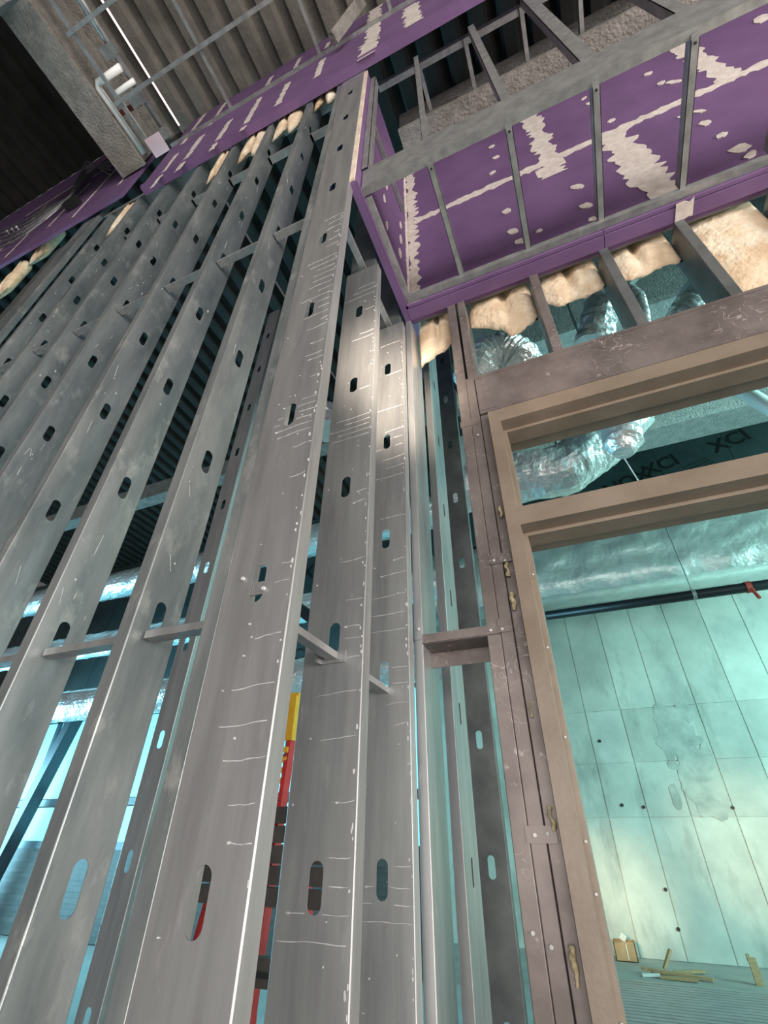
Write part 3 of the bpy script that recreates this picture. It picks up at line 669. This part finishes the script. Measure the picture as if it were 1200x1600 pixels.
# tufts at the heads of the tall studs
GT = 'insulation tufts stuffed at the stud heads'
for i, (xx, yy, wd, nm) in enumerate([(507, 148, .24, 'cream insulation tuft stuffed beside the top of the corner stud'), (450, 190, .26, 'cream insulation tuft at the head of the second bay from the corner'),
                                  (395, 225, .24, 'cream insulation tuft at the head of the third bay from the corner'), (345, 258, .2, 'cream insulation tuft at the head of the fourth bay from the corner'),
                                  (196, 338, .3, 'pale yellow insulation tuft poking out at the left end of the purple band')]):
    c = P(xx, yy, 'Y', 0.87)
    lo, hi = c.x-wd/2, c.x+wd/2
    for X in WX+[-0.806]:          # keep the tuft inside its own bay
        if X-0.06 < c.x+0.03 and X+0.016 > lo and X < c.x: lo = X+0.016
        if X >= c.x and X-0.062 < hi: hi = X-0.062
    batt(nm, lo, hi, c.z+0.35, curve([(0, c.z-0.30), (0.45, c.z-0.12), (0.7, c.z-0.32), (1, c.z-0.2)]), 0.846, 0.93, 11+i, GT, nz=10)
c = P(30, 405, 'Y', 1.2)
for i, (xx, yy) in enumerate([(8, 448), (66, 392)]):
    c = P(xx, yy, 'Y', 0.9)
    batt(['tan batt edge under the far purple band at the left picture edge', 'smaller tan batt edge above the wide end stud'][i], c.x-0.08, c.x+0.08, c.z+0.5, curve([(0, c.z-0.3), (1, c.z-0.1)]), 0.85, 0.97, 21+i, nz=10)
# crumbs squeezed out beside the door frame
GC = 'insulation crumbs beside the door frame'
for i, (xx, yy, a, b, nm) in enumerate([(801, 940, .010, .035, 'yellow insulation crumb beside the door jamb, topmost and largest'), (793, 890, .008, .03, 'thin insulation wisp above the largest crumb by the jamb'),
                                       (829, 1108, .006, .025, 'mustard insulation crumb beside the middle of the door jamb'), (862, 1280, .007, .03, 'thin insulation wisp just above the lowest clip plate'),
                                       (898, 1510, .005, .04, 'straw coloured insulation wisp low beside the door jamb'), (782, 800, .006, .03, 'faint insulation wisp highest up beside the jamb')]):
    c = P(xx, yy, 'Y', 1.735)
    m = MB().tube([c+Vector((-0.1*a, 0.0, -b)), c+Vector((0.5*a, -0.004, -b*0.3)), c+Vector((-0.4*a, -0.006, b*0.3)), c+Vector((0.3*a, 0, b))], a, 8, rough=1.3, rings=22, seed=i)
    tag(m.build('insulation_crumb', mat('mustard_fibre%d' % i, (0.26, 0.21, 0.12), (0.5, 0.42, 0.26), 0.95, 0, 60), smooth=True), nm, 'insulation', GC)

# ================================================================== INNER ROOM
def duct(name, label, pts, r, rings, seed, rough=0.10, ripple=0.0, rip_n=20, squash=1.0, material='foil', n=26, group=None):
    o = MB().tube(pts, r, n, rough=rough, rings=rings, seed=seed, ripple=ripple, rip_n=rip_n, squash=squash).build(name, material)
    hp = Vector(pts[len(pts)//2])
    MB().bar(hp+Vector((0, 0, 0.02)), (hp.x, hp.y, DECK), 0.025, 0.004, (0, 1, 0)).build('hanger_strap', 'galv_light', o)
    return tag(o, label, 'duct', group)
Yt = 4.6
q = lambda x, y, Y=Yt: P(x, y, 'Y', Y)
duct('foil_duct', 'crumpled silver duct bending across the transom opening', [q(700, 770), q(800, 748), q(880, 735), q(940, 690), q(985, 640)], 0.30, 60, 3, 0.10)
duct('foil_duct', 'short silver duct sack hanging straight down behind the transom', [q(967, 630, 3.9), q(970, 665, 3.9), q(973, 695, 3.9), q(974, 708, 3.9)], lambda t: 0.18 if t < .8 else 0.18-0.45*(t-.8), 30, 5, 0.10)
duct('foil_duct', 'coiled silver duct elbow left above the header', [q(735, 600, 2.9), q(758, 560, 2.9), q(785, 548, 2.95), q(815, 562, 3.0), q(835, 600, 3.05)], 0.17, 44, 7, 0.16, 0.12, 22)
duct('foil_duct', 'crumpled silver duct behind the second cripple stud', [q(925, 545, 3.2), q(935, 500, 3.2), q(948, 455, 3.2), q(975, 425, 3.2)], 0.17, 40, 9, 0.2)
duct('foil_duct', 'thin flexible silver hose curving behind the header', [q(1008, 520, 3.0), q(1004, 490, 3.0), q(998, 465, 3.0), q(980, 450, 3.0), q(960, 448, 3.0)], 0.055, 50, 11, 0.05, 0.14, 30)
duct('foil_duct', 'dark silver duct sloping up behind the third cripple stud', [q(1050, 540, 3.4), q(1075, 490, 3.4), q(1100, 455, 3.4), q(1130, 420, 3.4)], 0.18, 40, 13, 0.18)
# flat duct along the top of the concrete wall
YF = 9.6
za = P(1000, 848, 'Y', YF).z; zb2 = P(1000, 905, 'Y', YF).z
m = MB(); nx = 90; nz = 14; vs = []
for i in range(nx+1):
    for j in range(nz+1):
        X = -3.5+9.5*i/nx; s = j/nz
        zz = zb2-0.05+(za+0.5-zb2)*s
        yv = YF-0.10+0.06*noise.noise(Vector((X*2.2, zz*3.5, 2)))+0.03*noise.noise(Vector((X*7, zz*9, 7)))+ (0.12*(1-s*4)**2 if s < .25 else 0)
        vs.append((X, yv, zz+ (0.03*noise.noise(Vector((X*3, 0, 9))) if j == 0 else 0)))
fs = [(i*(nz+1)+j, (i+1)*(nz+1)+j, (i+1)*(nz+1)+j+1, i*(nz+1)+j+1) for i in range(nx) for j in range(nz)]
m.add(vs, fs); m.box(-3.5, 6.0, YF+0.02, YF+0.8, zb2-0.02, za+0.45)
tag(m.build('foil_wrapped_duct', 'foil_flat', smooth=True), 'long foil-wrapped flat duct along the top of the concrete wall', 'duct')
# black pipe with hangers
YP = 9.0
pa = P(852, 959, 'Y', YP); pb3 = P(1200, 917, 'Y', YP)
zpipe = (pa.z+pb3.z)/2
pt = thing('black_pipe', 'black iron pipe with red strap crossing in front of the concrete wall', 'pipe')
MB().tube([(pa.x, YP, zpipe), (6.5, YP, zpipe)], 0.085, 16).build('pipe_run', 'blackpipe', pt, smooth=True)
c = P(1085, 932, 'Y', YP); MB().tube([(c.x-0.03, YP, zpipe), (c.x+0.03, YP, zpipe)], 0.095, 16).tube([(c.x, YP, zpipe), (c.x, YP, zpipe+2.5)], 0.012, 6).build('hanger', 'galv_light', pt)
c = P(1170, 920, 'Y', YP); MB().tube([(c.x-0.04, YP, zpipe), (c.x+0.04, YP, zpipe)], 0.098, 16).tube([(c.x+0.02, YP-0.05, zpipe-0.05), (c.x+0.05, YP-0.1, zpipe-0.25)], 0.03, 8).build('strap', 'redtape', pt)
# sprayed beams of the inner room
a = P(1080, 605, 'Y', 6.0); b = P(1080, 660, 'Y', 6.0)
m = MB().box(-1.2, 7, 5.95, 6.25, b.z, a.z+0.25).box(-1.2, 7, 5.88, 6.32, b.z-0.05, b.z+0.05)
tag(m.build('sprayed_beam', 'fireproof_lit'), 'grey sprayed beam crossing behind the transom opening', 'beam')
a = P(950, 500, 'Y', 4.4)
m = MB().box(-0.8, 6, 4.4, 4.7, a.z, 8.9).box(-0.8, 6, 4.34, 4.76, a.z-0.05, a.z+0.06)
tag(m.build('sprayed_beam', 'fireproof_lit'), 'grey sprayed beam seen above the header between the cripple studs', 'beam')
c = P(1150, 605, 'Y', 5.0); d = P(1225, 650, 'Y', 5.0)
pipe('white_pipe', 'white pipe cutting across the top right of the transom opening', [c+(c-d)*0.15, d+(d-c)*0.6], 0.085, 'pvc', 'pipe')

# dark insulation boards with large print
def printed(parent, txt, loc, size, rot, material='ink', ry=0.0):
    cu = bpy.data.curves.new('lettering', 'FONT'); cu.body = txt; cu.size = size; cu.extrude = 0.001; cu.offset = size*0.02
    t = bpy.data.objects.new('lettering_source', cu); col.objects.link(t)
    dg = bpy.context.evaluated_depsgraph_get(); me = bpy.data.meshes.new_from_object(t.evaluated_get(dg))
    bpy.data.objects.remove(t)
    me.materials.clear(); me.materials.append(M[material])
    o = bpy.data.objects.new('lettering', me); col.objects.link(o); o.parent = parent
    o.matrix_world = Matrix.Translation(loc) @ Matrix.Rotation(math.radians(90), 4, 'X') @ Matrix.Rotation(rot, 4, 'Z')
    return o
YI = 8.6
ib = thing('insulation_boards', 'dark printed insulation boards above the foil duct in the inner room', 'insulation boards')
z0 = P(1000, 800, 'Y', YI).z
for i in range(6):
    MB().box(-2.6+1.22*i, -2.6+1.22*i+1.212, YI, YI+0.05, z0, 8.85).build('board', 'board', ib)
for (xx, yy, sz) in [(1118, 708, .42), (1012, 745, .40), (950, 775, .40), (860, 800, .4)]:
    c = P(xx, yy, 'Y', YI-0.003)
    printed(ib, 'XCI' if xx != 950 else 'NOX', c, sz, math.radians(14))
    for j in range(4):
        a = c+Vector((-0.62+0.10*j, -0.001, -0.18-0.06*j))
        MB().bar(a, a+Vector((0.45-0.06*j, 0, 0.12)), 0.002, 0.025).build('print_line', 'ink_dim', ib)
for xx in (985,): 
    a = P(980, 705, 'Y', YI-0.02); b = P(1002, 748, 'Y', YI-0.02)
tag(MB().tube([P(976, 717, 'Y', 3.95), P(1004, 762, 'Y', 3.95)], 0.006, 6).build('hanger_wire', 'streak'), 'thin pale wire hanging under the duct sack', 'wire')

# left part of the inner room: windows, boards, ducts, ladder
YG = 9.0
w1 = structure('window_1', 'tall tinted curtain wall seen between the left studs')
zt = P(110, 1125, 'Y', YG).z; zlo = 1.55
xs = [-19+1.45*i for i in range(12)]
for i in range(len(xs)-1):
    for (za_, zb_) in ((zlo, 2.30), (2.42, zt)):
        MB().box(xs[i]+0.04, xs[i+1]-0.04, YG+0.03, YG+0.04, za_+0.03, zb_-0.03).build('pane', 'glass', w1)
    MB().box(xs[i]-0.06, xs[i]+0.06, YG-0.03, YG+0.08, zlo, zt).build('mullion', 'mullion', w1)
for z in (zlo, 2.36, zt): MB().box(-19, -3.0, YG-0.03, YG+0.08, z-0.07, z+0.07).build('transom_rail', 'mullion', w1)
m = MB().bar(P(-80, 1500, 'Y', YG-0.3), P(125, 1110, 'Y', YG-0.3), 0.3, 0.22).build('brace', 'mullion'); tag(m, 'dark diagonal brace crossing the tinted windows', 'brace')
sp = MB()
for i in range(16): sp.box(-19, -3.0, YG-0.02+0.015*(i % 2), YG+0.06, 0.02+i*0.093, 0.02+(i+1)*0.093)
tag(sp.build('metal_siding', M['slat']), 'ribbed spandrel panel below the tinted windows', 'panel')
lb = thing('dark_boards', 'dark blue-black insulation boards above the tinted windows', 'insulation boards')
for i in range(13):
    MB().box(-19+1.25*i, -19+1.25*i+1.24, YG, YG+0.06, zt+0.07, DECK-0.01).build('board', 'board', lb)
for (xx, yy, sz) in [(470, 905, .5), (440, 1035, .4), (210, 905, .5)]:
    printed(lb, 'XCI', P(xx, yy, 'Y', YG-0.004), sz, 0)
def longduct(label, ypx, r, Y, seed, x0=-14, x1=-1.4):
    c = P(480, ypx, 'Y', Y)
    duct('foil_duct', label, [(x0, Y, c.z), ((x0+x1)/2, Y, c.z-0.05), (x1, Y, c.z)], r, 90, seed, 0.09)
longduct('long silver duct highest in the gap between the studs', 845, 0.30, 6.6, 21)
longduct('long silver duct in the middle of the gap between the studs', 948, 0.26, 6.9, 23)
longduct('long sagging silver duct lowest above the ladder', 1055, 0.27, 6.2, 25)
c = P(480, 700, 'Y', 5.0)
tag(MB().bar((-12, 5.0, c.z), (-0.9, 5.0, c.z), 0.25, 0.35).build('sprayed_beam', 'fireproof'), 'grey sprayed beam high behind the gap right of the corner stud', 'beam')
c = P(505, 645, 'Y', 3.2)
duct('foil_duct', 'small bright foil duct end in the upper gap right of the corner stud', [c+Vector((-0.3, 0.1, 0.25)), c, c+Vector((0.1, 0, -0.35))], 0.16, 24, 31, 0.22)
bs = thing('steel_rail', 'black steel rail slanting across the gap beside the corner stud', 'rail')
ra = P(440, 930, 'Y', 5.2); MB().bar(ra, P(500, 975, 'Y', 5.0), 0.12, 0.14).build('rail_body', 'blackpipe', bs)
MB().bar(ra, (ra.x, ra.y, DECK), 0.03, 0.03).build('hanger_rod', 'galv_light', bs)

# red step ladder
ld = thing('step_ladder', 'red fibreglass step ladder with a yellow top beyond the studs', 'ladder')
LX, LY, LH = -2.46, 3.6, 2.60
for sx in (-1, 1):
    MB().bar((LX+sx*0.30+0.0, LY-0.45, 0), (LX+sx*0.16, LY-0.06, LH), 0.035, 0.08, (0, 1, 0)).build('front_rail', 'red', ld)
    MB().bar((LX+sx*0.27, LY+0.55, 0), (LX+sx*0.14, LY+0.08, LH), 0.03, 0.06, (0, 1, 0)).build('rear_rail', 'red', ld)
for i in range(1, 8):
    t = i*0.31/LH; hw = 0.30-0.14*t; yv = LY-0.45+0.39*t
    MB().box(LX-hw, LX+hw, yv-0.04, yv+0.045, i*0.31-0.015, i*0.31+0.012).build('step', 'slat', ld)
tp = MB().box(LX-0.21, LX+0.21, LY-0.13, LY+0.15, LH-0.02, LH+0.05).box(LX-0.20, LX+0.20, LY-0.14, LY-0.12, LH-0.14, LH).build('top_cap', 'yellow', ld)
for sx in (-1, 1):
    MB().box(LX+sx*0.17-0.035, LX+sx*0.17+0.035, LY-0.155, LY-0.02, LH-0.32, LH+0.02).build('hinge_bracket', 'yellow', ld)
for i in range(4): MB().box(LX+0.13, LX+0.19, LY-0.17, LY-0.16, LH-0.62+i*0.07, LH-0.58+i*0.07).build('caution_stripe', 'yellow', ld)
# brown slatted rack in front of the ladder
bk = thing('slatted_rack', 'dark brown slatted rack standing in front of the ladder', 'rack')
for i in range(5):
    z = 1.80-i*0.10
    MB().box(-2.75, -1.55, 2.95, 3.02, z-0.088, z).build('slat', 'slat', bk)
for X in (-2.72, -1.60): MB().box(X-0.03, X+0.03, 3.02, 3.06, 0, 1.82).build('post', 'slat', bk)
MB().box(-2.75, -1.55, 2.96, 3.02, 0.98, 1.10).build('lower_slat', 'slat', bk)
MB().box(-2.75, -1.55, 2.955, 3.025, 1.02, 1.045).build('lower_band', 'black', bk)
# things on the inner floor
def onfloor(xx, yy): return P(xx, yy, 'Z', 0.0)
c = onfloor(980, 1503)
bxx = thing('cardboard_box', 'small open cardboard box on the floor against the concrete wall', 'box')
x0, y0 = c.x-0.32, 12.1
x0 = P(964, 1502, 'Y', y0).x; x1_ = P(998, 1504, 'Y', y0).x; hgt = 0.27
m = MB().box(x0, x1_, y0, y0+0.012, 0, hgt).box(x0, x1_, y0+0.3, y0+0.312, 0, hgt).box(x0, x0+0.012, y0, y0+0.31, 0, hgt).box(x1_-0.012, x1_, y0, y0+0.31, 0, hgt).box(x0, x1_, y0, y0+0.31, 0, 0.012)
m.build('carton', 'card', bxx)
MB().box(x0+0.2, x1_-0.14, y0-0.004, y0, 0.03, hgt-0.03).build('shipping_label', 'paper', bxx)
MB().bar((x0, y0, hgt), (x0-0.05, y0-0.12, hgt+0.02), 0.3, 0.01).build('flap', 'card', bxx)
MB().bar((x1_-0.2, y0+0.2, hgt), (x1_-0.15, y0+0.2, hgt+0.08), 0.12, 0.1).build('crumpled_paper', 'paper', bxx)
GS = 'scrap wood pieces on the inner floor'
lab = ['long grey offcut on top of the scrap heap on the floor', 'short tan offcut lying across the scrap heap', 'thin splinter sticking out right of the scrap heap', 'pale broken offcut at the left of the scrap heap', 'dark short offcut under the scrap heap', 'tilted little offcut standing up from the scrap heap']
for i, (xx, yy, ln, an, hh_) in enumerate([(1058, 1527, 1.0, -.2, .06), (1050, 1523, .6, .1, .02), (1078, 1521, .5, .5, .02), (1018, 1526, .26, .2, .02), (1062, 1532, .5, -.1, .02), (1047, 1516, .18, .4, .02)]):
    c = onfloor(xx, yy+1); d = Vector((math.cos(an), math.sin(an), 0))
    a_ = c-d*ln/2+Vector((0, 0, hh_)); b_ = c+d*ln/2+Vector((0, 0, 0.03 if i != 5 else 0.26))
    tag(MB().bar(a_, b_, 0.07, 0.035).build('wood_scrap', 'wood' if i != 3 else 'paper'), lab[i], 'wood scrap', GS)
c = onfloor(1188, 1540)
m = MB().box(c.x-0.05, c.x+0.05, c.y-0.045, c.y+0.045, 0, 0.30).box(c.x-0.06, c.x-0.02, c.y-0.05, c.y+0.05, 0.25, 0.34)
tag(m.build('wood_block', 'wood'), 'short upright timber block on the floor at the right edge', 'wood block')

# added spots standing in for reflected warm sun on the wall, header and studs
spot('warm_bounce_spot', (3.4, 8.3, 1.0), P(1180, 1320, 'Y', YW), 520, 40, (1.0, 0.80, 0.50), 1.0, 0.2)
spot('warm_bounce_spot', (-0.9, 8.6, 1.0), P(965, 1395, 'Y', YW), 420, 38, (1.0, 0.82, 0.52), 1.0, 0.2)
spot('warm_bounce_spot', (0.6, -0.9, 1.0), P(842, 590, 'Y', 1.74), 260, 9, (1.0, 0.72, 0.62), 1.0, 0.1)
spot('warm_bounce_spot', (1.2, -1.2, 1.2), (-0.66, 1.66, 3.75), 5200, 13, (1.0, 0.84, 0.68), 1.0, 0.1)

# cable bundle slung over the far purple wall
cbn = thing('cable_bundle', 'bundle of grey cables slung across the far purple wall at left', 'cables')
for i in range(5):
    pts = [P(-30, 372+i*7, 'Y', 0.74), P(40, 345+i*6, 'Y', 0.73), P(85, 318+i*3, 'Y', 0.72), P(105, 312+i*1, 'Y', 0.72), P(135, 275-i*6, 'Y', 0.73), P(172, 245+i*7, 'Y', 0.75)]
    MB().tube(pts, 0.012, 6, rings=24).build('cable', 'galv_light', cbn)
c = P(108, 313, 'Y', 0.71); MB().box(c.x-0.1, c.x+0.1, 0.70, 0.795, c.z-0.06, c.z+0.06).build('clamp', 'black', cbn)
cb2 = thing('anchor_bolts', 'three small bolts sticking out of the far purple wall', 'bolts')
for (xx, yy) in ((22, 373), (30, 370), (37, 367)):
    c = P(xx, yy, 'Y', 0.795); MB().tube([c, c+Vector((0, -0.12, 0))], 0.012, 6).tube([c+Vector((0, -0.10, 0)), c+Vector((0, -0.12, 0))], 0.028, 6).build('bolt', 'galv_light', cb2)
